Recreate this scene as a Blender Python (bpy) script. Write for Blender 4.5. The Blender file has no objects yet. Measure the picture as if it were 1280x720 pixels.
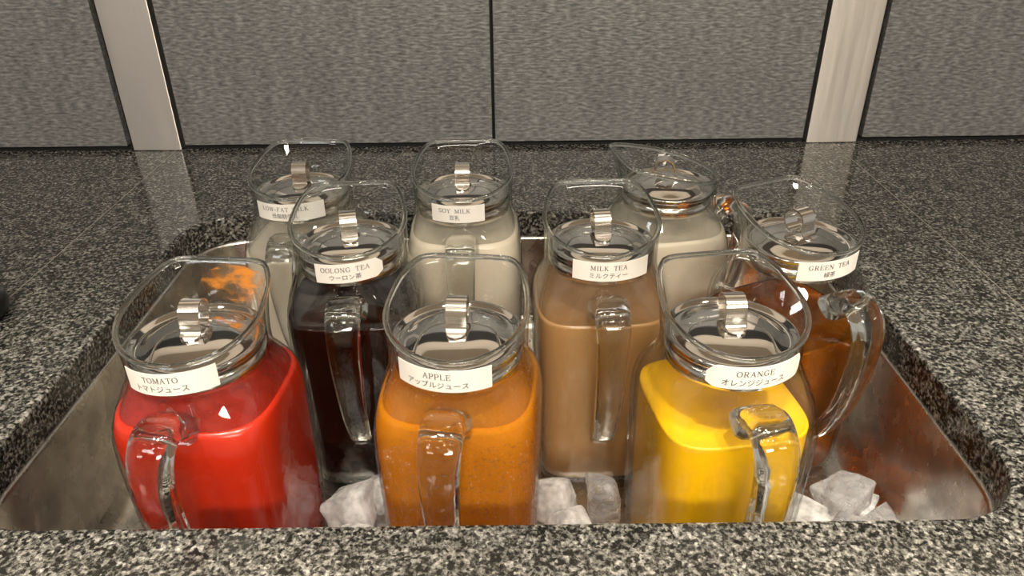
import bpy, bmesh, math, random
from mathutils import Vector, Matrix, noise
R = math.radians
sc = bpy.context.scene
C = sc.collection

# ------------------------------------------------------------------ camera
cam_d = bpy.data.cameras.new('camera'); cam = bpy.data.objects.new('camera', cam_d); C.objects.link(cam)
cam_d.sensor_width = 36.0; cam_d.lens = 36.0*940/1280; cam_d.clip_start = .01
TH, RO = R(29.7), .012
fw = Vector((0, math.cos(TH), -math.sin(TH))); rt0 = Vector((1, 0, 0)); up0 = rt0.cross(fw)
up = up0*math.cos(RO)+rt0*math.sin(RO); rt = rt0*math.cos(RO)-up0*math.sin(RO)
m = Matrix((rt, up, -fw)).transposed().to_4x4(); m.translation = (0, 0, .345)
cam.matrix_world = m
sc.camera = cam

# ------------------------------------------------------------------ world, lamps, exposure
w = bpy.data.worlds.new('World'); sc.world = w; w.use_nodes = True
bg = w.node_tree.nodes['Background']; bg.inputs[0].default_value = (1.0, .93, .83, 1); bg.inputs[1].default_value = .38
def spot(name, loc, target, power, angle, blend, size, col=(1, .90, .76)):
    d = bpy.data.lights.new(name, 'SPOT'); d.energy = power; d.spot_size = R(angle); d.spot_blend = blend
    d.shadow_soft_size = size; d.color = col
    o = bpy.data.objects.new(name, d); C.objects.link(o); o.location = loc
    o.rotation_euler = (Vector(target)-Vector(loc)).to_track_quat('-Z', 'Y').to_euler()
    return o
def area(name, loc, target, power, sx, sy, col=(1, .91, .79)):
    d = bpy.data.lights.new(name, 'AREA'); d.shape = 'RECTANGLE'; d.size = sx; d.size_y = sy; d.energy = power; d.color = col
    o = bpy.data.objects.new(name, d); C.objects.link(o); o.location = loc
    o.rotation_euler = (Vector(target)-Vector(loc)).to_track_quat('-Z', 'Y').to_euler()
    return o
spot('ceiling_spot', (.50, -.05, 1.55), (.42, .25, 0), 135, 32, 1.0, .05)
spot('ceiling_spot', (.05, -.10, 1.55), (.03, .22, 0), 105, 32, 1.0, .05)
spot('ceiling_spot', (-.50, -.05, 1.55), (-.42, .20, 0), 130, 32, 1.0, .05)
area('ceiling_panel_lamp', (.4, -2.0, 1.55), (.1, .8, 0), 95, 1.6, .5)
area('ceiling_panel_lamp', (-1.2, -.9, 1.57), (-.3, .8, 0), 8, .5, .5, (.92, .95, 1.0))
for lx in (-.9, -.3, .3, .9):
    for ly in (-.75, .10):
        area('ceiling_downlight', (lx, ly, 1.585), (lx, ly, 0), 2.4, .12, .12)
vs = sc.view_settings
vs.view_transform = 'Standard'; vs.look = 'None'; vs.gamma = 1.0; vs.use_curve_mapping = False; vs.exposure = 0.15
sc.cycles.transparent_max_bounces = 40; sc.cycles.max_bounces = 16; sc.cycles.transmission_bounces = 14
sc.cycles.glossy_bounces = 8

# ------------------------------------------------------------------ material helpers
def newmat(name):
    mt = bpy.data.materials.new(name); mt.use_nodes = True
    nt = mt.node_tree; nt.nodes.clear()
    out = nt.nodes.new('ShaderNodeOutputMaterial')
    return mt, nt, out
def N(nt, kind, **kw):
    n = nt.nodes.new('ShaderNode'+kind)
    for k, v in kw.items():
        if k in n.inputs: n.inputs[k].default_value = v
        else: setattr(n, k, v)
    return n
def L(nt, a, b): nt.links.new(a, b)
def col4(c): return (c[0], c[1], c[2], 1)
def principled(name, col, rough=.4, metal=0, bump=None, **kw):
    mt, nt, out = newmat(name)
    p = N(nt, 'BsdfPrincipled'); p.inputs['Base Color'].default_value = col4(col)
    p.inputs['Roughness'].default_value = rough; p.inputs['Metallic'].default_value = metal
    for k, v in kw.items(): p.inputs[k.replace('_', ' ')].default_value = v
    if bump:
        tc = N(nt, 'TexCoord'); nz = N(nt, 'TexNoise'); nz.inputs['Scale'].default_value = bump[0]; nz.inputs['Detail'].default_value = 3
        b = N(nt, 'Bump'); b.inputs['Strength'].default_value = bump[1]; b.inputs['Distance'].default_value = .001
        L(nt, tc.outputs['Object'], nz.inputs['Vector']); L(nt, nz.outputs[0], b.inputs['Height']); L(nt, b.outputs[0], p.inputs['Normal'])
    L(nt, p.outputs[0], out.inputs[0])
    return mt
def ramp(nt, stops, interp='LINEAR'):
    r = nt.nodes.new('ShaderNodeValToRGB'); cr = r.color_ramp; cr.interpolation = interp
    while len(cr.elements) < len(stops): cr.elements.new(.5)
    for e, (p, c) in zip(cr.elements, stops): e.position = p; e.color = col4(c)
    return r
def mathn(nt, op, a=None, b=None, va=None, vb=None):
    n = N(nt, 'Math', operation=op)
    if a is not None: L(nt, a, n.inputs[0])
    if b is not None: L(nt, b, n.inputs[1])
    if va is not None: n.inputs[0].default_value = va
    if vb is not None: n.inputs[1].default_value = vb
    return n.outputs[0]

def mat_thin_glass(name, drops=False):
    # thin clear wall: passes light straight through, mirrors by Schlick's law, absorbs a little more along grazing paths
    mt, nt, out = newmat(name)
    lw = N(nt, 'LayerWeight'); lw.inputs['Blend'].default_value = .5
    f5 = mathn(nt, 'POWER', lw.outputs['Facing'], vb=5.0)
    f = mathn(nt, 'MULTIPLY_ADD', f5, vb=.90); nt.nodes[-1].inputs[2].default_value = .045
    f3 = mathn(nt, 'POWER', lw.outputs['Facing'], vb=4.0)
    cr = ramp(nt, [(0, (.975, .98, .975)), (1, (.62, .66, .64))]); L(nt, f3, cr.inputs[0])
    tr = N(nt, 'BsdfTransparent'); L(nt, cr.outputs[0], tr.inputs[0])
    gl = N(nt, 'BsdfGlossy'); gl.inputs['Roughness'].default_value = .015
    tc = N(nt, 'TexCoord'); b = N(nt, 'Bump')
    if drops:
        v = N(nt, 'TexVoronoi'); v.inputs['Scale'].default_value = 420
        b.inputs['Strength'].default_value = .9; b.inputs['Distance'].default_value = .002
        r = ramp(nt, [(0, (1, 1, 1)), (.45, (0, 0, 0))]); L(nt, v.outputs['Distance'], r.inputs[0]); L(nt, r.outputs[0], b.inputs['Height'])
        L(nt, tc.outputs['Object'], v.inputs['Vector'])
    else:
        nz = N(nt, 'TexNoise'); nz.inputs['Scale'].default_value = 60; nz.inputs['Detail'].default_value = 1
        b.inputs['Strength'].default_value = .25; b.inputs['Distance'].default_value = .002
        L(nt, tc.outputs['Object'], nz.inputs['Vector']); L(nt, nz.outputs[0], b.inputs['Height'])
    L(nt, b.outputs[0], gl.inputs['Normal'])
    mx = N(nt, 'MixShader'); L(nt, f, mx.inputs[0]); L(nt, tr.outputs[0], mx.inputs[1]); L(nt, gl.outputs[0], mx.inputs[2])
    L(nt, mx.outputs[0], out.inputs[0])
    return mt
def mat_solid_glass(name):
    mt, nt, out = newmat(name)
    g = N(nt, 'BsdfGlass'); g.inputs['IOR'].default_value = 1.5; g.inputs['Roughness'].default_value = .01; g.inputs['Color'].default_value = (.97, .98, .97, 1)
    tc = N(nt, 'TexCoord'); nz = N(nt, 'TexNoise'); nz.inputs['Scale'].default_value = 70
    b = N(nt, 'Bump'); b.inputs['Strength'].default_value = .2; b.inputs['Distance'].default_value = .002
    L(nt, tc.outputs['Object'], nz.inputs['Vector']); L(nt, nz.outputs[0], b.inputs['Height']); L(nt, b.outputs[0], g.inputs['Normal'])
    L(nt, g.outputs[0], out.inputs[0])
    return mt
def mat_clear_drink(name, col, cloud, cloudy, rough=.12):
    # see-through drink: coloured refraction mixed with a suspended haze
    mt, nt, out = newmat(name)
    g = N(nt, 'BsdfRefraction'); g.inputs['Color'].default_value = col4(col); g.inputs['IOR'].default_value = 1.2; g.inputs['Roughness'].default_value = rough
    d = N(nt, 'BsdfDiffuse'); d.inputs[0].default_value = col4(cloud)
    t = N(nt, 'BsdfTranslucent'); t.inputs[0].default_value = col4(cloud)
    dt = N(nt, 'MixShader'); dt.inputs[0].default_value = .4; L(nt, d.outputs[0], dt.inputs[1]); L(nt, t.outputs[0], dt.inputs[2])
    mx = N(nt, 'MixShader'); mx.inputs[0].default_value = cloudy; L(nt, g.outputs[0], mx.inputs[1]); L(nt, dt.outputs[0], mx.inputs[2])
    L(nt, mx.outputs[0], out.inputs[0])
    return mt
def mat_film(name, col, amount, scale=90, lo=.35, hi=.7, floor=0.0, zs=1.0):
    mt, nt, out = newmat(name)
    tc = N(nt, 'TexCoord'); mp = N(nt, 'Mapping'); mp.inputs['Scale'].default_value = (1, 1, zs); nz = N(nt, 'TexNoise'); nz.inputs['Scale'].default_value = scale; nz.inputs['Detail'].default_value = 5
    L(nt, tc.outputs['Object'], mp.inputs['Vector']); L(nt, mp.outputs[0], nz.inputs['Vector'])
    r = ramp(nt, [(lo, (floor,)*3), (hi, (amount,)*3)]); L(nt, nz.outputs[0], r.inputs[0])
    tr = N(nt, 'BsdfTransparent'); d = N(nt, 'BsdfDiffuse'); d.inputs[0].default_value = col4(col)
    tl = N(nt, 'BsdfTranslucent'); tl.inputs[0].default_value = col4(col)
    dt = N(nt, 'MixShader'); dt.inputs[0].default_value = .5; L(nt, d.outputs[0], dt.inputs[1]); L(nt, tl.outputs[0], dt.inputs[2])
    mx = N(nt, 'MixShader'); L(nt, r.outputs[0], mx.inputs[0]); L(nt, tr.outputs[0], mx.inputs[1]); L(nt, dt.outputs[0], mx.inputs[2])
    L(nt, mx.outputs[0], out.inputs[0])
    return mt
def mat_granite():
    mt, nt, out = newmat('granite')
    tc = N(nt, 'TexCoord')
    n1 = N(nt, 'TexNoise'); n1.inputs['Scale'].default_value = 290; n1.inputs['Detail'].default_value = 5; n1.inputs['Roughness'].default_value = .68
    n2 = N(nt, 'TexNoise'); n2.inputs['Scale'].default_value = 60; n2.inputs['Detail'].default_value = 2
    v = N(nt, 'TexVoronoi'); v.inputs['Scale'].default_value = 420
    for n in (n1, n2, v): L(nt, tc.outputs['Object'], n.inputs['Vector'])
    sep = N(nt, 'SeparateColor'); L(nt, v.outputs['Color'], sep.inputs[0])
    a = mathn(nt, 'MULTIPLY_ADD', sep.outputs[0], vb=.22); nt.nodes[-1].inputs[2].default_value = -.11
    s = mathn(nt, 'ADD', n1.outputs[0], a)
    b2 = mathn(nt, 'MULTIPLY_ADD', n2.outputs[0], vb=.25); nt.nodes[-1].inputs[2].default_value = -.125
    s = mathn(nt, 'ADD', s, b2)
    r = ramp(nt, [(.36, (.007, .007, .006)), (.44, (.018, .0175, .015)), (.50, (.058, .056, .049)), (.57, (.120, .116, .102)), (.67, (.245, .238, .212)), (.78, (.42, .405, .37))])
    L(nt, s, r.inputs[0])
    p = N(nt, 'BsdfPrincipled'); L(nt, r.outputs[0], p.inputs['Base Color']); p.inputs['Roughness'].default_value = .10
    bp = N(nt, 'Bump'); bp.inputs['Strength'].default_value = .08; bp.inputs['Distance'].default_value = .0006
    L(nt, n1.outputs[0], bp.inputs['Height']); L(nt, bp.outputs[0], p.inputs['Normal'])
    L(nt, p.outputs[0], out.inputs[0])
    return mt
def mat_panel():
    # grey hammered leather-like laminate, satin sheen
    mt, nt, out = newmat('panel_laminate')
    tc = N(nt, 'TexCoord'); mp = N(nt, 'Mapping'); mp.inputs['Scale'].default_value = (.45, 1, 1.5); L(nt, tc.outputs['Object'], mp.inputs['Vector'])
    n1 = N(nt, 'TexNoise'); n1.inputs['Scale'].default_value = 230; n1.inputs['Detail'].default_value = 2.5; L(nt, mp.outputs[0], n1.inputs['Vector'])
    mp2 = N(nt, 'Mapping'); mp2.inputs['Scale'].default_value = (1, 1, .12); L(nt, tc.outputs['Object'], mp2.inputs['Vector'])
    n2 = N(nt, 'TexNoise'); n2.inputs['Scale'].default_value = 60; n2.inputs['Detail'].default_value = 3; L(nt, mp2.outputs[0], n2.inputs['Vector'])
    sm = mathn(nt, 'MULTIPLY_ADD', n2.outputs[0], vb=.22); L(nt, n1.outputs[0], nt.nodes[-1].inputs[2])
    r = ramp(nt, [(.40, (.085, .086, .083)), (.62, (.170, .171, .165)), (.84, (.285, .285, .275))]); L(nt, sm, r.inputs[0])
    p = N(nt, 'BsdfPrincipled'); L(nt, r.outputs[0], p.inputs['Base Color']); p.inputs['Roughness'].default_value = .42; p.inputs['Metallic'].default_value = .2
    b = N(nt, 'Bump'); b.inputs['Strength'].default_value = .5; b.inputs['Distance'].default_value = .0015; L(nt, n1.outputs[0], b.inputs['Height']); L(nt, b.outputs[0], p.inputs['Normal'])
    L(nt, p.outputs[0], out.inputs[0])
    return mt
def mat_brushed(name, col, rough, stretch, scale=60, strength=.15, rvar=.12, aniso=0, stain=False):
    mt, nt, out = newmat(name)
    tc = N(nt, 'TexCoord'); mp = N(nt, 'Mapping'); mp.inputs['Scale'].default_value = stretch; L(nt, tc.outputs['Object'], mp.inputs['Vector'])
    n1 = N(nt, 'TexNoise'); n1.inputs['Scale'].default_value = scale; n1.inputs['Detail'].default_value = 4; L(nt, mp.outputs[0], n1.inputs['Vector'])
    p = N(nt, 'BsdfPrincipled'); p.inputs['Base Color'].default_value = col4(col); p.inputs['Metallic'].default_value = 1
    if aniso:
        p.inputs['Anisotropic'].default_value = aniso; p.inputs['Anisotropic Rotation'].default_value = .25
        tg = N(nt, 'Tangent', direction_type='RADIAL', axis='Z'); L(nt, tg.outputs[0], p.inputs['Tangent'])
    rr = mathn(nt, 'MULTIPLY_ADD', n1.outputs[0], vb=rvar*2); nt.nodes[-1].inputs[2].default_value = rough-rvar
    L(nt, rr, p.inputs['Roughness'])
    if stain:
        n2 = N(nt, 'TexNoise'); n2.inputs['Scale'].default_value = 26; n2.inputs['Detail'].default_value = 6; n2.inputs['Roughness'].default_value = .65; L(nt, tc.outputs['Object'], n2.inputs['Vector'])
        rs = ramp(nt, [(.36, tuple(c*.78 for c in col)), (.5, col), (.64, tuple(min(1, c*1.2) for c in col))]); L(nt, n2.outputs[0], rs.inputs[0]); L(nt, rs.outputs[0], p.inputs['Base Color'])
    b = N(nt, 'Bump'); b.inputs['Strength'].default_value = strength; b.inputs['Distance'].default_value = .001; L(nt, n1.outputs[0], b.inputs['Height']); L(nt, b.outputs[0], p.inputs['Normal'])
    L(nt, p.outputs[0], out.inputs[0])
    return mt
def mat_ice(name, cloudy):
    mt, nt, out = newmat(name)
    tc = N(nt, 'TexCoord'); nz = N(nt, 'TexNoise'); nz.inputs['Scale'].default_value = 75; nz.inputs['Detail'].default_value = 4; L(nt, tc.outputs['Object'], nz.inputs['Vector'])
    vo = N(nt, 'TexVoronoi'); vo.inputs['Scale'].default_value = 95; L(nt, tc.outputs['Object'], vo.inputs['Vector'])
    hs = mathn(nt, 'MULTIPLY_ADD', vo.outputs['Distance'], vb=.9); L(nt, nz.outputs[0], nt.nodes[-1].inputs[2])
    b = N(nt, 'Bump'); b.inputs['Strength'].default_value = .8; b.inputs['Distance'].default_value = .005; L(nt, hs, b.inputs['Height'])
    g = N(nt, 'BsdfGlass'); g.inputs['IOR'].default_value = 1.31; g.inputs['Roughness'].default_value = .06; g.inputs['Color'].default_value = (.97, .98, 1, 1); L(nt, b.outputs[0], g.inputs['Normal'])
    d = N(nt, 'BsdfDiffuse'); d.inputs[0].default_value = (.93, .93, .92, 1); t = N(nt, 'BsdfTranslucent'); t.inputs[0].default_value = (.93, .93, .92, 1)
    dt = N(nt, 'MixShader'); dt.inputs[0].default_value = .5; L(nt, d.outputs[0], dt.inputs[1]); L(nt, t.outputs[0], dt.inputs[2])
    r = ramp(nt, [(.35, (cloudy*.4,)*3), (.65, (min(1, cloudy*1.5),)*3)]); L(nt, nz.outputs[0], r.inputs[0])
    mx = N(nt, 'MixShader'); L(nt, r.outputs[0], mx.inputs[0]); L(nt, g.outputs[0], mx.inputs[1]); L(nt, dt.outputs[0], mx.inputs[2])
    L(nt, mx.outputs[0], out.inputs[0])
    return mt

M = {}
M['granite'] = mat_granite()
M['panel'] = mat_panel()
M['gap'] = principled('dark_gap', (.006, .006, .006), .7)
M['strip'] = mat_brushed('strip_steel', (.86, .82, .76), .46, (1, 1, .06), 90, .2, .08, .75)
M['basin'] = mat_brushed('basin_steel', (.70, .67, .62), .27, (1, 1, .6), 55, .18, .12, stain=True)
M['lid'] = principled('lid_steel', (.72, .70, .67), .07, 1, (40, .05))
M['strap'] = principled('strap_steel', (.78, .75, .70), .16, 1)
M['joint'] = principled('joint_filler', (.24, .22, .185), .6)
M['paper'] = principled('label_paper', (.80, .77, .70), .55)
M['ink'] = principled('label_ink', (.03, .03, .035), .6)
M['glass'] = mat_thin_glass('jug_glass')
M['glass_wet'] = mat_thin_glass('jug_glass_with_condensation', True)
M['solid_glass'] = mat_solid_glass('solid_glass')
M['wood'] = principled('brown_wood', (.16, .075, .035), .4, 0, (8, .1))
M['ceiling'] = principled('ceiling_paint', (.62, .56, .47), .8)
M['black'] = principled('black_plastic', (.008, .008, .008), .3)
M['ice_white'] = mat_ice('cloudy_ice', .66)
M['ice_clear'] = mat_ice('clear_ice', .26)
M['tomato'] = principled('tomato_juice', (.46, .022, .006), .25)
M['orange'] = principled('orange_juice', (.98, .54, .003), .25)
M['milk_tea'] = principled('milk_tea', (.34, .19, .075), .25)
M['milk'] = principled('milk', (.66, .59, .465), .3)
M['oolong'] = principled('oolong_tea', (.010, .0035, .002), .08)
M['apple'] = mat_clear_drink('apple_juice', (.90, .42, .04), (.80, .30, .012), .72, .2)
M['green_tea'] = mat_clear_drink('green_tea', (.88, .45, .10), (.52, .19, .02), .25)
M['film_tomato'] = mat_film('tomato_film', (.50, .045, .03), .9, 110, .3, .75, .5)
M['film_milktea'] = mat_film('milk_tea_film', (.50, .30, .17), .5, 60, .3, .75, .25)
M['film_orange'] = mat_film('orange_film', (.55, .36, .18), .16, 60, .3, .8, .04)
M['film_milk'] = mat_film('milk_film', (.70, .65, .56), .35, 60, .3, .8, .12)
M['film_apple'] = mat_film('apple_film', (.65, .28, .03), .55, 60, .3, .75, .25)
M['pulp'] = mat_film('orange_pulp', (.80, .30, .05), .95, 60, .44, .64, .05, 2.4)

# ------------------------------------------------------------------ mesh helpers
def obj(name, verts, faces, mat, parent=None, smooth=True, loc=None):
    me = bpy.data.meshes.new(name); me.from_pydata([tuple(v) for v in verts], [], faces); me.update()
    bm = bmesh.new(); bm.from_mesh(me); bmesh.ops.recalc_face_normals(bm, faces=bm.faces[:]); bm.to_mesh(me); bm.free()
    if smooth:
        for p in me.polygons: p.use_smooth = True
    me.materials.append(mat)
    o = bpy.data.objects.new(name, me); C.objects.link(o)
    if parent: o.parent = parent
    if loc: o.location = loc
    return o
def tag(o, label=None, cat=None, group=None, kind=None):
    if label: o['label'] = label
    if cat: o['category'] = cat
    if group: o['group'] = group
    if kind: o['kind'] = kind
    return o
def loft(rings, cap0=True, cap1=True, closed=False):
    n = len(rings[0]); V = [p for r in rings for p in r]; Fc = []
    K = len(rings)
    for k in range(K if closed else K-1):
        a, b = k*n, ((k+1) % K)*n
        for i in range(n):
            j = (i+1) % n; Fc.append((a+i, a+j, b+j, b+i))
    if not closed:
        if cap0: Fc.append(tuple(range(n-1, -1, -1)))
        if cap1: Fc.append(tuple((K-1)*n+i for i in range(n)))
    return V, Fc
def box(x0, x1, y0, y1, z0, z1, bev=0.0):
    bm = bmesh.new(); bmesh.ops.create_cube(bm, size=1)
    for v in bm.verts:
        v.co = ((x0+x1)/2+v.co.x*(x1-x0), (y0+y1)/2+v.co.y*(y1-y0), (z0+z1)/2+v.co.z*(z1-z0))
    if bev: bmesh.ops.bevel(bm, geom=bm.edges[:], offset=bev, segments=2, profile=.5, affect='EDGES')
    bm.verts.index_update()
    V = [v.co.copy() for v in bm.verts]; Fc = [tuple(v.index for v in f.verts) for f in bm.faces]; bm.free()
    return V, Fc
def boxobj(name, b, mat, parent=None, bev=0.0):
    return obj(name, *box(*b, bev), mat, parent, smooth=False)
def rrect(x0, x1, y0, y1, r, seg=10):
    pts = []
    for cx, cy, a0 in ((x1-r, y1-r, 0), (x0+r, y1-r, 90), (x0+r, y0+r, 180), (x1-r, y0+r, 270)):
        for k in range(seg+1):
            a = R(a0+90*k/seg); pts.append((cx+r*math.cos(a), cy+r*math.sin(a)))
    return pts
def sweep(path, sect, side):
    # path: list of (point, tangent-normal frame) ; sect(k) -> list of (u along side, v along normal)
    rings = []
    for k, p in enumerate(path):
        a = path[max(0, k-1)]; b = path[min(len(path)-1, k+1)]
        t = (b-a).normalized(); nrm = side.cross(t).normalized()
        rings.append([p+side*u+nrm*v for u, v in sect(k/(len(path)-1))])
    return rings
def smooth_path(pts, n):
    # Catmull-Rom
    P = [Vector(p) for p in pts]; P = [P[0]*2-P[1]]+P+[P[-1]*2-P[-2]]
    out = []; S = len(P)-3
    for i in range(n):
        u = i/(n-1)*S; k = min(int(u), S-1); t = u-k
        p0, p1, p2, p3 = P[k:k+4]
        out.append(.5*((2*p1)+(-p0+p2)*t+(2*p0-5*p1+4*p2-p3)*t*t+(-p0+3*p1-3*p2+p3)*t**3))
    return out
def sstep(a, b, x):
    t = max(0, min(1, (x-a)/(b-a))); return t*t*(3-2*t)

# ------------------------------------------------------------------ setting: wall, counter, sink
WY = 1.0; CEIL = 1.6
wall = boxobj('wall_back', (-2.2, 2.2, WY+.012, WY+.05, -.03, CEIL), M['gap']); tag(wall, kind='structure')
for x0, x1 in ((-2.2, -.5275), (-.4475, -.0245), (-.0205, .4030), (.4845, 2.2)):
    boxobj('panel', (x0, x1, WY, WY+.013, .007, .52), M['panel'], wall, .0008)
for x0, x1 in ((-.5195, -.4535), (.4085, .4775)):
    boxobj('metal_strip', (x0, x1, WY-.001, WY+.013, .0005, .52), M['strip'], wall, .0012)
up_wall = boxobj('wall_upper', (-2.2, 2.2, WY+.002, WY+.012, .80, CEIL), M['ceiling']); tag(up_wall, kind='structure')
rear = boxobj('wall_rear', (-3, 3, -2.6, -2.5, -.9, CEIL), M['ceiling']); tag(rear, kind='structure')
ceil = boxobj('ceiling', (-3, 3, -2.6, WY+.05, CEIL, CEIL+.05), M['ceiling']); tag(ceil, kind='structure')
floor = boxobj('floor', (-3, 3, -2.6, WY+.05, -.95, -.9), M['wood']); tag(floor, kind='structure')

HX0, HX1, HY0, HY1, HR = -.352, .322, .322, .777, .058
TK = .03
counter = bpy.data.objects.new('granite_countertop', None); C.objects.link(counter)
tag(counter, 'speckled black and grey polished granite counter around the steel sink', 'countertop')
def slab_with_hole(x0, x1, y0, y1):
    bm = bmesh.new()
    outer = [bm.verts.new((x, y, 0)) for x, y in ((x0, y0), (x1, y0), (x1, y1), (x0, y1))]
    loops = []
    for off, z in ((.004, 0), (.0018, -.0006), (.0005, -.002), (0, -.0045), (0, -TK)):
        loops.append([bm.verts.new((x, y, z)) for x, y in rrect(HX0-off, HX1+off, HY0-off, HY1+off, HR+off)])
    E = []
    for lp in (outer, loops[0]):
        for i in range(len(lp)): E.append(bm.edges.new((lp[i], lp[(i+1) % len(lp)])))
    bmesh.ops.triangle_fill(bm, edges=E, use_beauty=True)
    for a, b in zip(loops, loops[1:]):
        for i in range(len(a)):
            j = (i+1) % len(a); bm.faces.new((a[i], a[j], b[j], b[i]))
    ob = [bm.verts.new((v.co.x, v.co.y, -TK)) for v in outer]
    for i in range(4): bm.faces.new((outer[i], ob[i], ob[(i+1) % 4], outer[(i+1) % 4]))
    E = []
    for lp in (ob, loops[-1]):
        for i in range(len(lp)):
            j = (i+1) % len(lp); e = bm.edges.get((lp[i], lp[j])) or bm.edges.new((lp[i], lp[j])); E.append(e)
    bmesh.ops.triangle_fill(bm, edges=E, use_beauty=True)
    bm.verts.index_update()
    V = [v.co.copy() for v in bm.verts]; Fc = [tuple(v.index for v in f.verts) for f in bm.faces]; bm.free()
    return V, Fc
SL, SR = -.462, .446
CY0, CY1 = .14, WY+.006
obj('slab', *slab_with_hole(SL+.0006, SR-.0006, CY0, CY1), M['granite'], counter, smooth=False)
boxobj('slab', (-2.2, SL-.0006, CY0, CY1, -TK, 0), M['granite'], counter)
boxobj('slab', (SR+.0006, 2.2, CY0, CY1, -TK, 0), M['granite'], counter)
for x in (SL, SR): boxobj('joint', (x-.0006, x+.0006, CY0, CY1-.001, -TK, -.0002), M['joint'], counter)

FLOORZ = -.15
def basin():
    rings = []
    def lp(off, z, r): return [Vector((x, y, z)) for x, y in rrect(HX0-off, HX1+off, HY0-off, HY1+off, r)]
    rings += [lp(.012, -.0325, HR+.01), lp(.012, -.0302, HR+.01), lp(-.001, -.0302, HR), lp(-.0025, -.031, HR), lp(-.0028, -.034, HR), lp(-.003, -.13, HR-.002)]
    for k in range(1, 6):
        a = R(90*k/5); rings.append(lp(-.003-.018*(1-math.cos(a)), -.13+(-.02)*math.sin(a), HR-.004-.016*(k/5)))
    rings[-1] = lp(-.021, FLOORZ, .04)
    inner_last = len(rings)
    outer = [lp(-.021, FLOORZ-.002, .04), lp(-.001, -.132, HR), lp(0, -.0325, HR)]
    V, Fc = loft(rings, cap0=False, cap1=True)
    V2, F2 = loft(outer, cap0=True, cap1=False)
    o = len(V); V += V2; Fc += [tuple(i+o for i in f) for f in F2]
    return V, Fc
bs = obj('sink_basin', *basin(), M['basin'])
tag(bs, 'stainless steel sink basin set under the granite and holding the ice', 'sink')

# ------------------------------------------------------------------ jugs
SEG = 72
PROF = [  # z, half width, squareness exponent
    (.0015, .040, 4), (.000, .045, 4.2), (.002, .0485, 4.4), (.007, .0510, 4.6), (.015, .0522, 4.8), (.06, .0535, 5), (.11, .0545, 5), (.150, .0550, 5),
    (.166, .0550, 4.6), (.178, .0540, 4.0), (.188, .0520, 3.2), (.196, .0495, 2.6), (.203, .0474, 2.2), (.208, .0465, 2.0), (.220, .0464, 2.0)]
def ringpt(z, a, n, th, inset=0):
    c, s = math.cos(th), math.sin(th)
    r = (a-inset)/((abs(c)**n+abs(s)**n)**(1/n))
    return Vector((r*c, r*s, z))
def rimpt(th, inset=0):
    c, s = math.cos(th), math.sin(th)
    a = .0472-inset
    b = a+(.024*sstep(-.1, .6, s))
    r = 1/math.sqrt((c/a)**2+(s/b)**2)
    if s > .05:
        rc = (.0515-inset)/s; k = 20.0
        r = (r**-k+rc**-k)**(-1/k)
    x, y = r*c, r*s
    return Vector((x, y, .2425+.24*y))
def upper(th, u, inset=0):
    p = ringpt(.220, .0464, 2.0, th, inset); q = rimpt(th, inset)
    e = u**1.3
    return Vector((p.x+(q.x-p.x)*e, p.y+(q.y-p.y)*e, p.z+(q.z-p.z)*u))
TH_ = [2*math.pi*i/SEG for i in range(SEG)]
def shell_rings(inset=0, z0=-1, z1=9, rim=True):
    out = []
    for z, a, n in PROF:
        zz = z if inset == 0 else max(z, inset+.002)
        if z0 <= z <= z1: out.append([ringpt(zz, a, n, t, inset) for t in TH_])
    if rim:
        for k in range(1, 8): out.append([upper(t, k/7, inset) for t in TH_])
    return out
def prof_at(z):
    for (z0, a0, n0), (z1, a1, n1) in zip(PROF[2:], PROF[3:]):
        if z0 <= z <= z1:
            t = (z-z0)/(z1-z0); return a0+(a1-a0)*t, n0+(n1-n0)*t
    return (PROF[2][1], PROF[2][2]) if z < PROF[2][0] else (PROF[-1][1], PROF[-1][2])
def glass_mesh():
    T = .0026
    o = shell_rings(0); i = [r for r in shell_rings(T)]
    i = i[2:]
    return loft(o+i[::-1])
def rim_mesh():
    rings = []
    ctr = [rimpt(t, .0013) for t in TH_]
    for k in range(SEG):
        p = ctr[k]; t = (ctr[(k+1) % SEG]-ctr[k-1]).normalized()
        nrm = Vector((p.x, p.y, 0)).normalized(); nrm = (nrm-t*nrm.dot(t)).normalized(); b = t.cross(nrm)
        rings.append([p+(nrm*math.cos(a)*.0019+b*math.sin(a)*.0021) for a in [2*math.pi*q/8 for q in range(8)]])
    return loft(rings, closed=True)
def handle_mesh():
    path = smooth_path([(0, -.0490, .186), (0, -.057, .1950), (0, -.069, .1970), (0, -.080, .188), (0, -.0845, .170), (0, -.083, .140), (0, -.0765, .105), (0, -.067, .080), (0, -.0585, .065), (0, -.0525, .060)], 34)
    def sect(u):
        wd = .0135-.0048*sstep(.15, 1, u); tk = .0078-.0022*sstep(.2, 1, u)
        if u < .12: tk += .003*(1-u/.12); wd += .002*(1-u/.12)
        pts = []
        for q in range(20):
            a = 2*math.pi*q/20; c, s = math.cos(a), math.sin(a); n = 4
            r = 1/((abs(c)**n+abs(s)**n)**(1/n)); pts.append((wd*r*c, tk*r*s))
        return pts
    return loft(sweep(path, sect, Vector((1, 0, 0))))
def lathe(prof, seg=56):
    return [[Vector((r*math.cos(2*math.pi*i/seg), r*math.sin(2*math.pi*i/seg), z)) for i in range(seg)] for r, z in prof]
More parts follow.
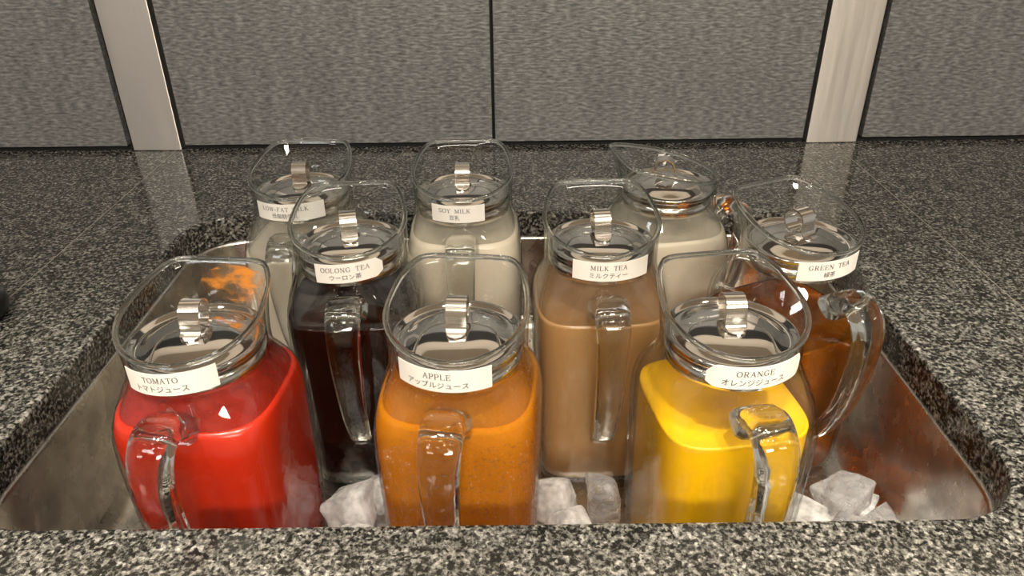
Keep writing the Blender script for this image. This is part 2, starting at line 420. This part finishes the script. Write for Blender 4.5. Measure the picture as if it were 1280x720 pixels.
def lid_mesh():
    pr = [(.0425, .2175), (.0437, .2200), (.0439, .2222), (.0434, .2234), (.0422, .2232), (.0405, .2212), (.0385, .2203), (.0360, .2208), (.0330, .2222), (.0290, .2246), (.024, .2266), (.018, .2279), (.010, .2286), (.001, .2288),
          (.001, .2276), (.010, .2274), (.018, .2266), (.024, .2252), (.0290, .2232), (.0330, .2208), (.0360, .2194), (.0385, .2189), (.0405, .2196), (.0418, .2180)]
    return loft(lathe(pr), closed=True)
def band_mesh():
    pr = [(.0420, .2180), (.0426, .2195), (.0426, .2050), (.0418, .2042), (.0406, .2050), (.0406, .2180)]
    return loft(lathe(pr), closed=True)
def strap_mesh():
    # flat steel strip: tab lying on the dome, upright front, curled over backwards to the dome again
    path = smooth_path([(0, -.0150, .2289), (0, -.0095, .2295), (0, -.0066, .2312), (0, -.0057, .236), (0, -.0052, .2415), (0, -.0025, .2460), (0, .003, .2482), (0, .0090, .2468), (0, .0130, .2425), (0, .0130, .2370), (0, .0100, .2322), (0, .005, .2298)], 44)
    def sect(u):
        wd = .0066*math.sqrt(max(.02, 1-(1-min(1, u/.12))**2)) if u < .12 else .0066
        t = .00055
        return [(-wd, -t), (wd, -t), (wd, t), (-wd, t)]
    return loft(sweep(path, sect, Vector((1, 0, 0))))
def liquid_mesh(level, inset, top_dip=.0):
    zs = [.008, .012, .02, .04, .07, .10, .13, .15]; zs = [z for z in zs if z < level-.004]
    k = 8
    zs += [zs[-1]+(level-zs[-1])*(i+1)/k for i in range(k)]
    rings = []
    for i, z in enumerate(zs):
        a, n = prof_at(z); a -= (.004 if i == 0 else 0); n = min(n, 4.2)
        rings.append([ringpt(z, a, n, t, inset) for t in TH_])
    a, n = prof_at(level)
    for f in (.97, .75, .4, .08):
        rings.append([Vector((p.x*f, p.y*f, level-(.0012 if f < .9 else .0006))) for p in [ringpt(level, a, min(n, 4.2), t, inset) for t in TH_]])
    return loft(rings)
def film_mesh(level, top=.207, inset=.0030):
    k = 10; rings = []
    for i in range(k+1):
        z = level-.002+(top-level+.002)*i/k; a, n = prof_at(z)
        rings.append([ringpt(z, a, n, t, inset) for t in TH_])
    inner = [[ringpt(r[0].z, prof_at(r[0].z)[0], prof_at(r[0].z)[1], t, inset+.0003) for t in TH_] for r in rings]
    return loft(rings, False, False)
def pulp_mesh(t0, t1, u0, u1):
    V, Fc = [], []; A, B = 26, 12
    for off in (.0032, .0036):
        for j in range(B+1):
            for i in range(A+1):
                q = i/A; w = noise.noise(Vector((q*5, 3.3, 0)))*.12; bell = math.sin(math.pi*q)**.45
                um = (u0+u1)/2+w; hh = (u1-u0)/2*bell
                V.append(upper(R(t0+(t1-t0)*q), min(.97, um+hh*(2*j/B-1)), off))
    for j in range(B):
        for i in range(A):
            q = j*(A+1)+i; Fc.append((q, q+1, q+A+2, q+A+1))
    n = (A+1)*(B+1)
    return V[:n], Fc

# serif capitals as strokes on a 10-high grid: (x0,y0,x1,y1,weight) ; weight 1 thick, 0 hair
def arc(cx, cy, rx, ry, a0, a1, n=9, wt=1):
    P = [(cx+rx*math.cos(R(a0+(a1-a0)*i/n)), cy+ry*math.sin(R(a0+(a1-a0)*i/n))) for i in range(n+1)]
    return [(P[i][0], P[i][1], P[i+1][0], P[i+1][1], 1 if abs(P[i][0]-cx) > rx*.55 else 0) for i in range(n)]
def sf(x, y, h=1.3): return (x-h, y, x+h, y, 0)
GL = {
 'T': (7.6, [(3.8, 0, 3.8, 10, 1), (.4, 10, 7.2, 10, 0), (.4, 10, .4, 8, 0), (7.2, 10, 7.2, 8, 0), sf(3.8, 0)]),
 'O': (8.6, arc(4.3, 5, 3.8, 5.1, 0, 360, 20)),
 'M': (9.6, [(1.2, 0, 1.2, 10, 0), (1.2, 10, 4.8, 1, 1), (4.8, 1, 8.4, 10, 0), (8.4, 10, 8.4, 0, 1), sf(1.2, 0), sf(8.4, 0), (0, 10, 1.4, 10, 0), (8.2, 10, 9.6, 10, 0)]),
 'A': (8.4, [(.9, 0, 4.1, 10, 0), (4.1, 10, 7.5, 0, 1), (2, 3.6, 6.2, 3.6, 0), sf(.9, 0, 1), sf(7.5, 0, 1)]),
 'P': (7.2, [(1.5, 0, 1.5, 10, 1), sf(1.5, 0), (.2, 10, 4, 10, 0), (1.5, 4.6, 4, 4.6, 0)]+arc(4, 7.3, 2.7, 2.7, 90, -90)),
 'L': (7.2, [(1.5, 0, 1.5, 10, 1), sf(1.5, 10), (.2, 0, 6.8, 0, 0), (6.8, 0, 6.8, 2.4, 0)]),
 'E': (7.4, [(1.5, 0, 1.5, 10, 1), (.2, 10, 6.6, 10, 0), (.2, 0, 6.9, 0, 0), (1.5, 5.2, 5, 5.2, 0), (6.6, 10, 6.6, 7.8, 0), (6.9, 0, 6.9, 2.4, 0), (5, 4.2, 5, 6.2, 0)]),
 'R': (8.2, [(1.5, 0, 1.5, 10, 1), sf(1.5, 0), (.2, 10, 4, 10, 0), (1.5, 5, 4, 5, 0), (4, 5, 7.2, 0, 1), (6.8, 0, 8, 0, 0)]+arc(4, 7.5, 2.6, 2.5, 90, -90)),
 'N': (8.8, [(1.4, 0, 1.4, 10, 0), (1.4, 10, 7.3, 0, 1), (7.3, 0, 7.3, 10, 0), sf(1.4, 0), (.1, 10, 1.5, 10, 0), sf(7.3, 10)]),
 'G': (8.8, arc(4.4, 5, 3.8, 5.1, 55, 300, 14)+[(7, 0.8, 7, 4, 1), (5.6, 4, 8.2, 4, 0), (6.9, 7.2, 6.9, 9.6, 0)]),
 'S': (7, arc(3.4, 7.5, 2.7, 2.5, 30, 270, 9)+arc(3.4, 2.5, 2.8, 2.5, 90, -150, 9)+[(5.9, 7.6, 5.9, 9.8, 0), (.7, .3, .7, 2.5, 0)]),
 'Y': (8, [(4, 0, 4, 4.6, 1), (4, 4.6, 1, 10, 1), (4, 4.6, 7, 10, 0), sf(4, 0), sf(1, 10, 1), sf(7, 10, 1)]),
 'I': (4, [(2, 0, 2, 10, 1), sf(2, 0), sf(2, 10)]),
 'K': (8.4, [(1.5, 0, 1.5, 10, 1), sf(1.5, 0), sf(1.5, 10), (1.5, 3.8, 6.6, 10, 0), (3.4, 6, 7, 0, 1), sf(6.6, 10, 1), sf(7.1, 0, 1)]),
 'W': (11, [(1, 10, 3.3, 0, 1), (3.3, 0, 5.5, 10, 0), (5.5, 10, 7.8, 0, 1), (7.8, 0, 10, 10, 0), sf(1, 10, 1), sf(10, 10, 1)]),
 'F': (7, [(1.5, 0, 1.5, 10, 1), sf(1.5, 0), (.2, 10, 6.6, 10, 0), (1.5, 5.2, 5, 5.2, 0), (6.6, 10, 6.6, 7.8, 0), (5, 4.2, 5, 6.2, 0)]),
 '-': (5, [(.8, 4, 4.2, 4, 1)]),
 ' ': (6.5, []),
}
def latin(text):
    V, Fc = [], []; x = 0
    for ch in text:
        wd, st = GL[ch]
        for x0, y0, x1, y1, wt in st:
            h = .62 if wt else .34
            d = Vector((x1-x0, y1-y0, 0)); l = d.length or 1e-6; d /= l; nn = Vector((-d.y, d.x, 0))*h; e = d*h*.5
            a = Vector((x+x0, y0, 0)); b = Vector((x+x1, y1, 0)); o = len(V)
            V += [a-e-nn, b+e-nn, b+e+nn, a-e+nn]; Fc.append((o, o+1, o+2, o+3))
        x += wd+1.6
    return V, Fc, x-1.6
def japanese(text):
    cu = bpy.data.curves.new('text', 'FONT'); cu.body = text; cu.size = 1; cu.resolution_u = 2
    o = bpy.data.objects.new('text', cu); C.objects.link(o)
    dg = bpy.context.evaluated_depsgraph_get(); oe = o.evaluated_get(dg); me = oe.to_mesh()
    V = [v.co.copy() for v in me.vertices]; Fc = [tuple(p.vertices) for p in me.polygons]
    oe.to_mesh_clear(); bpy.data.objects.remove(o); bpy.data.curves.remove(cu)
    return V, Fc
RL = .0471
def on_neck(sx, z, r=RL):
    p = sx/r; return Vector((r*math.sin(p), -r*math.cos(p), z))
def label_parts(jug, spec):
    en, jp, width, off, tilt, cuts = spec
    z0, z1 = .2105, .2268
    V, Fc = [], []; A = 28
    for i in range(A+1):
        u = i/A; s = off+(u-.5)*width; dz = tilt*(u-.5)*width
        cl, cr = cuts
        lo, hi = z0, z1
        if cl and u < cl: k = 1-u/cl; lo += k*.003; hi -= k*.006
        if cr and u > 1-cr: k = (u-1+cr)/cr; lo += k*.004; hi -= k*.005
        V += [on_neck(s, lo+dz), on_neck(s, hi+dz), on_neck(s, lo+dz, RL-.0003), on_neck(s, hi+dz, RL-.0003)]
    for i in range(A):
        a, b = 4*i, 4*i+4
        Fc += [(a, b, b+1, a+1), (a+2, a+3, b+3, b+2), (a+1, b+1, b+3, a+3), (a, a+2, b+2, b)]
    Fc += [(0, 1, 3, 2), (4*A, 4*A+2, 4*A+3, 4*A+1)]
    lab = obj('name_label', V, Fc, M['paper'], jug, smooth=False); lab['label'] = 'white paper name label'
    def put(name, V, Fc, h, cx, zb, wtarget=None):
        xs = [v.x for v in V]; ys = [v.y for v in V]; w0 = max(xs)-min(xs); h0 = max(ys)-min(ys)
        k = h/h0; kx = (wtarget/w0) if wtarget else k
        P = []
        for v in V:
            s = off+cx+(v.x-(min(xs)+max(xs))/2)*kx
            P.append(on_neck(s, zb+(v.y-min(ys))*k+tilt*(s-off), RL+.00025))
        o = obj(name, P, Fc, M['ink'], lab, smooth=False)
    V, Fc, _ = latin(en)
    put('lettering', V, Fc, .0042, -.003, .2198, .0042/10*_*.98)
    V, Fc = japanese(jp)
    put('lettering', V, Fc, .0046, -.003, .2132, len(jp)*.0050 if len(jp) > 2 else len(jp)*.0046)

shared = {}
def part(key, builder, name, mat, parent, smooth=True):
    if key not in shared:
        shared[key] = obj(name, *builder(), mat, parent, smooth)
        return shared[key]
    src = shared[key]; o = src.copy(); o.name = name; C.objects.link(o); o.parent = parent
    if src.data.materials[0] is not mat:
        o.data = src.data.copy(); o.data.materials[0] = mat
    return o
def jug(x, y, rz, label, liquid, level, film=None, name=None, wet=False, lid_rot=0, inset=.0008, lz=0):
    e = bpy.data.objects.new('glass_jug', None); C.objects.link(e); e.location = (x, y, FLOORZ+.0005); e.rotation_euler = (0, 0, R(rz)); e.empty_display_size = .05
    tag(e, label, 'jug', 'glass drink jugs standing in the ice sink')
    part('glass_wet' if wet else 'glass', glass_mesh, 'glass_body', M['glass_wet' if wet else 'glass'], e)
    part('rim', rim_mesh, 'pouring_rim', M['solid_glass'], e)
    h = part('handle', handle_mesh, 'handle', M['solid_glass'], e)
    lid = part('lid', lid_mesh, 'lid', M['lid'], e); lid['label'] = 'domed stainless steel lid'
    lid.rotation_euler = (0, 0, R(lid_rot))
    part('band', band_mesh, 'lid_band', M['strap'], lid)
    part('strap', strap_mesh, 'lid_strap', M['strap'], lid, smooth=False)
    obj('drink', *liquid_mesh(level, inset), M[liquid], e)
    if film: obj('drink_film', *film_mesh(level), M[film], e)
    if name: label_parts(e, name)
    return e
J = {}
J['tomato'] = jug(-.208, .416, -5, 'glass jug of red tomato juice labelled TOMATO with orange pulp on its spout', 'tomato', .185, 'film_tomato', ('TOMATO', 'トマトジュース', .064, .0, .08, (0, 0)), lid_rot=6)
J['apple'] = jug(-.036, .416, -6, 'frosty glass jug of amber apple juice labelled APPLE in the front row', 'apple', .186, 'film_apple', ('APPLE', 'アップルジュース', .064, -.003, 0, (0, 0)), True, lid_rot=2)
J['orange'] = jug(.144, .416, 8, 'glass jug of bright yellow orange juice labelled ORANGE', 'orange', .168, 'film_orange', ('ORANGE', 'オレンジジュース', .066, .0, .03, (.08, .04)), lid_rot=-6, inset=.0048)
J['oolong'] = jug(-.132, .556, 3, 'glass jug of nearly black oolong tea labelled OOLONG TEA', 'oolong', .172, None, ('OOLONG TEA', 'ウーロン茶', .055, .004, .06, (0, .1)), lid_rot=9)
J['milk_tea'] = jug(.073, .553, 2, 'glass jug of light brown milk tea labelled MILK TEA in the middle row', 'milk_tea', .174, 'film_milktea', ('MILK TEA', 'ミルクティー', .064, .003, 0, (0, 0)), lid_rot=4)
J['green_tea'] = jug(.235, .551, 24, 'glass jug of clear amber tea labelled GREEN TEA with handle turned right', 'green_tea', .152, None, ('GREEN TEA', '緑茶', .055, -.008, .05, (0, 0)), lid_rot=4)
J['low_fat'] = jug(-.199, .672, -4, 'glass jug of milk labelled LOW-FAT MILK at the back left', 'milk', .172, 'film_milk', ('LOW-FAT MILK', '低脂肪牛乳', .068, .0, .03, (0, 0)), lid_rot=6)
J['soy'] = jug(-.045, .664, 0, 'glass jug of creamy soy milk labelled SOY MILK in the back row', 'milk', .190, 'film_milk', ('SOY MILK', '豆乳', .050, -.003, 0, (0, 0)), lid_rot=0)
J['back'] = jug(.150, .674, 100, 'glass jug of white milk turned sideways behind the milk tea, no label showing', 'milk', .186, 'film_milk', None, lid_rot=-22)
obj('pulp_residue', *pulp_mesh(40, 108, .12, .94), M['pulp'], J['tomato'])['label'] = 'orange dried pulp'

# condensation beads on the cold apple jug, one joined part
def beads(seed, n):
    rnd = random.Random(seed); V, Fc = [], []
    for _ in range(n):
        z = rnd.uniform(.02, .176); th = R(rnd.uniform(-165, -15)); a, nn = prof_at(z)
        if abs(th+math.pi/2) < .22 and z > .05 and rnd.random() < .7: continue
        p = ringpt(z, a, nn, th); q = ringpt(z, a, nn, th+.01); t = (q-p).normalized(); up_ = Vector((0, 0, 1)); nr = t.cross(up_).normalized()
        r = rnd.choice((.0003, .00042, .00042, .0006, .0008)); o = len(V)
        for k in range(6): V.append(p+(t*math.cos(k*math.pi/3)+up_*math.sin(k*math.pi/3))*r)
        for k in range(6): V.append(p+(t*math.cos(k*math.pi/3)+up_*math.sin(k*math.pi/3))*r*.65+nr*r*.5)
        V.append(p+nr*r*.68); V.append(p-nr*r*.1)
        for k in range(6):
            j = (k+1) % 6; Fc += [(o+k, o+j, o+6+j, o+6+k), (o+6+k, o+6+j, o+12), (o+j, o+k, o+13)]
    return V, Fc
bd = obj('condensation', *beads(7, 5200), M['glass'], J['apple']); bd['kind'] = 'stuff'
# dark thing cut off by the left edge of the picture
def cup_mesh():
    pr = [(.001, .002), (.020, .002), (.026, .0), (.030, .0015), (.0335, .006), (.035, .012), (.0345, .018), (.0325, .022), (.028, .0245), (.018, .0255), (.001, .026)]
    return loft(lathe(pr, 40))
tag(obj('black_dish', *cup_mesh(), M['black'], None, True, (-.476, .560, 0)), 'small black rounded dish cut off by the left edge of the picture', 'dish')

# ------------------------------------------------------------------ ice
def ice_mesh(seed, sx, sy, sz):
    rnd = random.Random(seed)
    bm = bmesh.new(); bmesh.ops.create_cube(bm, size=1)
    for v in bm.verts:
        v.co = Vector((v.co.x*sx, v.co.y*sy, v.co.z*sz))*(1+rnd.uniform(-.24, .14))
        v.co += Vector((rnd.uniform(-1, 1), rnd.uniform(-1, 1), rnd.uniform(-1, 1)))*.0022
    bmesh.ops.bevel(bm, geom=bm.edges[:], offset=.0045, segments=2, profile=.6, affect='EDGES')
    bmesh.ops.subdivide_edges(bm, edges=bm.edges[:], cuts=1, use_grid_fill=True)
    for v in bm.verts:
        v.co += v.co.normalized()*.0038*noise.noise(v.co*60+Vector((seed*3.1, 0, 0)))
    bm.verts.index_update()
    V = [v.co.copy() for v in bm.verts]; Fc = [tuple(v.index for v in f.verts) for f in bm.faces]; bm.free()
    return V, Fc
ICE = [  # x, y, z, sizes, material, label
    (-.130, .432, -.093, (.034, .030, .030), 'ice_white', 'large white ice lump leaning on the tomato jug'),
    (-.103, .448, -.095, (.026, .026, .027), 'ice_white', 'white ice cube touching the left side of the apple jug'),
    (-.116, .398, -.096, (.032, .027, .026), 'ice_white', 'frosted ice cube nearest the counter between tomato and apple jugs'),
    (-.140, .396, -.121, (.028, .028, .030), 'ice_white', 'low ice cube in the gap between tomato and apple jugs'),
    (.032, .444, -.097, (.030, .028, .032), 'ice_white', 'white ice block against the right side of the apple jug'),
    (.044, .412, -.098, (.028, .027, .028), 'ice_white', 'white ice cube in the middle of the gap left of the orange jug'),
    (.0715, .438, -.093, (.027, .026, .036), 'ice_clear', 'upright clear ice cube between apple and orange jugs'),
    (.070, .398, -.100, (.029, .027, .024), 'ice_clear', 'small clear ice cube at the counter edge beside the orange jug'),
    (.034, .378, -.104, (.026, .026, .026), 'ice_white', 'ice cube low beside the apple jug at the counter edge'),
    (.222, .410, -.094, (.038, .034, .036), 'ice_white', 'big white ice lump right of the orange jug'),
    (.272, .452, -.105, (.036, .032, .030), 'ice_clear', 'clear glassy ice lump near the foot of the green tea jug'),
    (.262, .408, -.105, (.036, .033, .030), 'ice_clear', 'clear cracked ice lump against the right wall of the basin'),
    (.294, .430, -.123, (.030, .030, .028), 'ice_clear', 'low clear ice piece rightmost of all the ice'),
]
rnd = random.Random(4)
for i, (x, y, z, s, mt, lb) in enumerate(ICE):
    o = obj('ice_cube', *ice_mesh(i, *s), M[mt], None, True, (x, y, z-.008)); o.rotation_euler = (rnd.uniform(-.35, .35), rnd.uniform(-.35, .35), rnd.uniform(-.7, .7))
    tag(o, lb, 'ice', 'ice cubes in the sink')
LOW = [(-.105, .425), (-.125, .46), (-.13, .37), (-.10, .375), (.035, .475), (.05, .435), (.075, .405), (.05, .375), (.035, .405), (.225, .375), (.255, .43), (.225, .445), (.26, .37), (.288, .46), (.285, .39), (-.11, .485)]
for i, (x, y) in enumerate(LOW):
    o = obj('ice_cube', *ice_mesh(50+i, .029, .028, .027), M['ice_white' if i % 3 else 'ice_clear'], None, True, (x, y, -.1355)); o.rotation_euler = (rnd.uniform(-.1, .1), rnd.uniform(-.1, .1), rnd.uniform(-.7, .7))
    tag(o, 'ice cube in the bottom layer on the basin floor around the front jugs', 'ice', 'bottom layer of ice cubes')
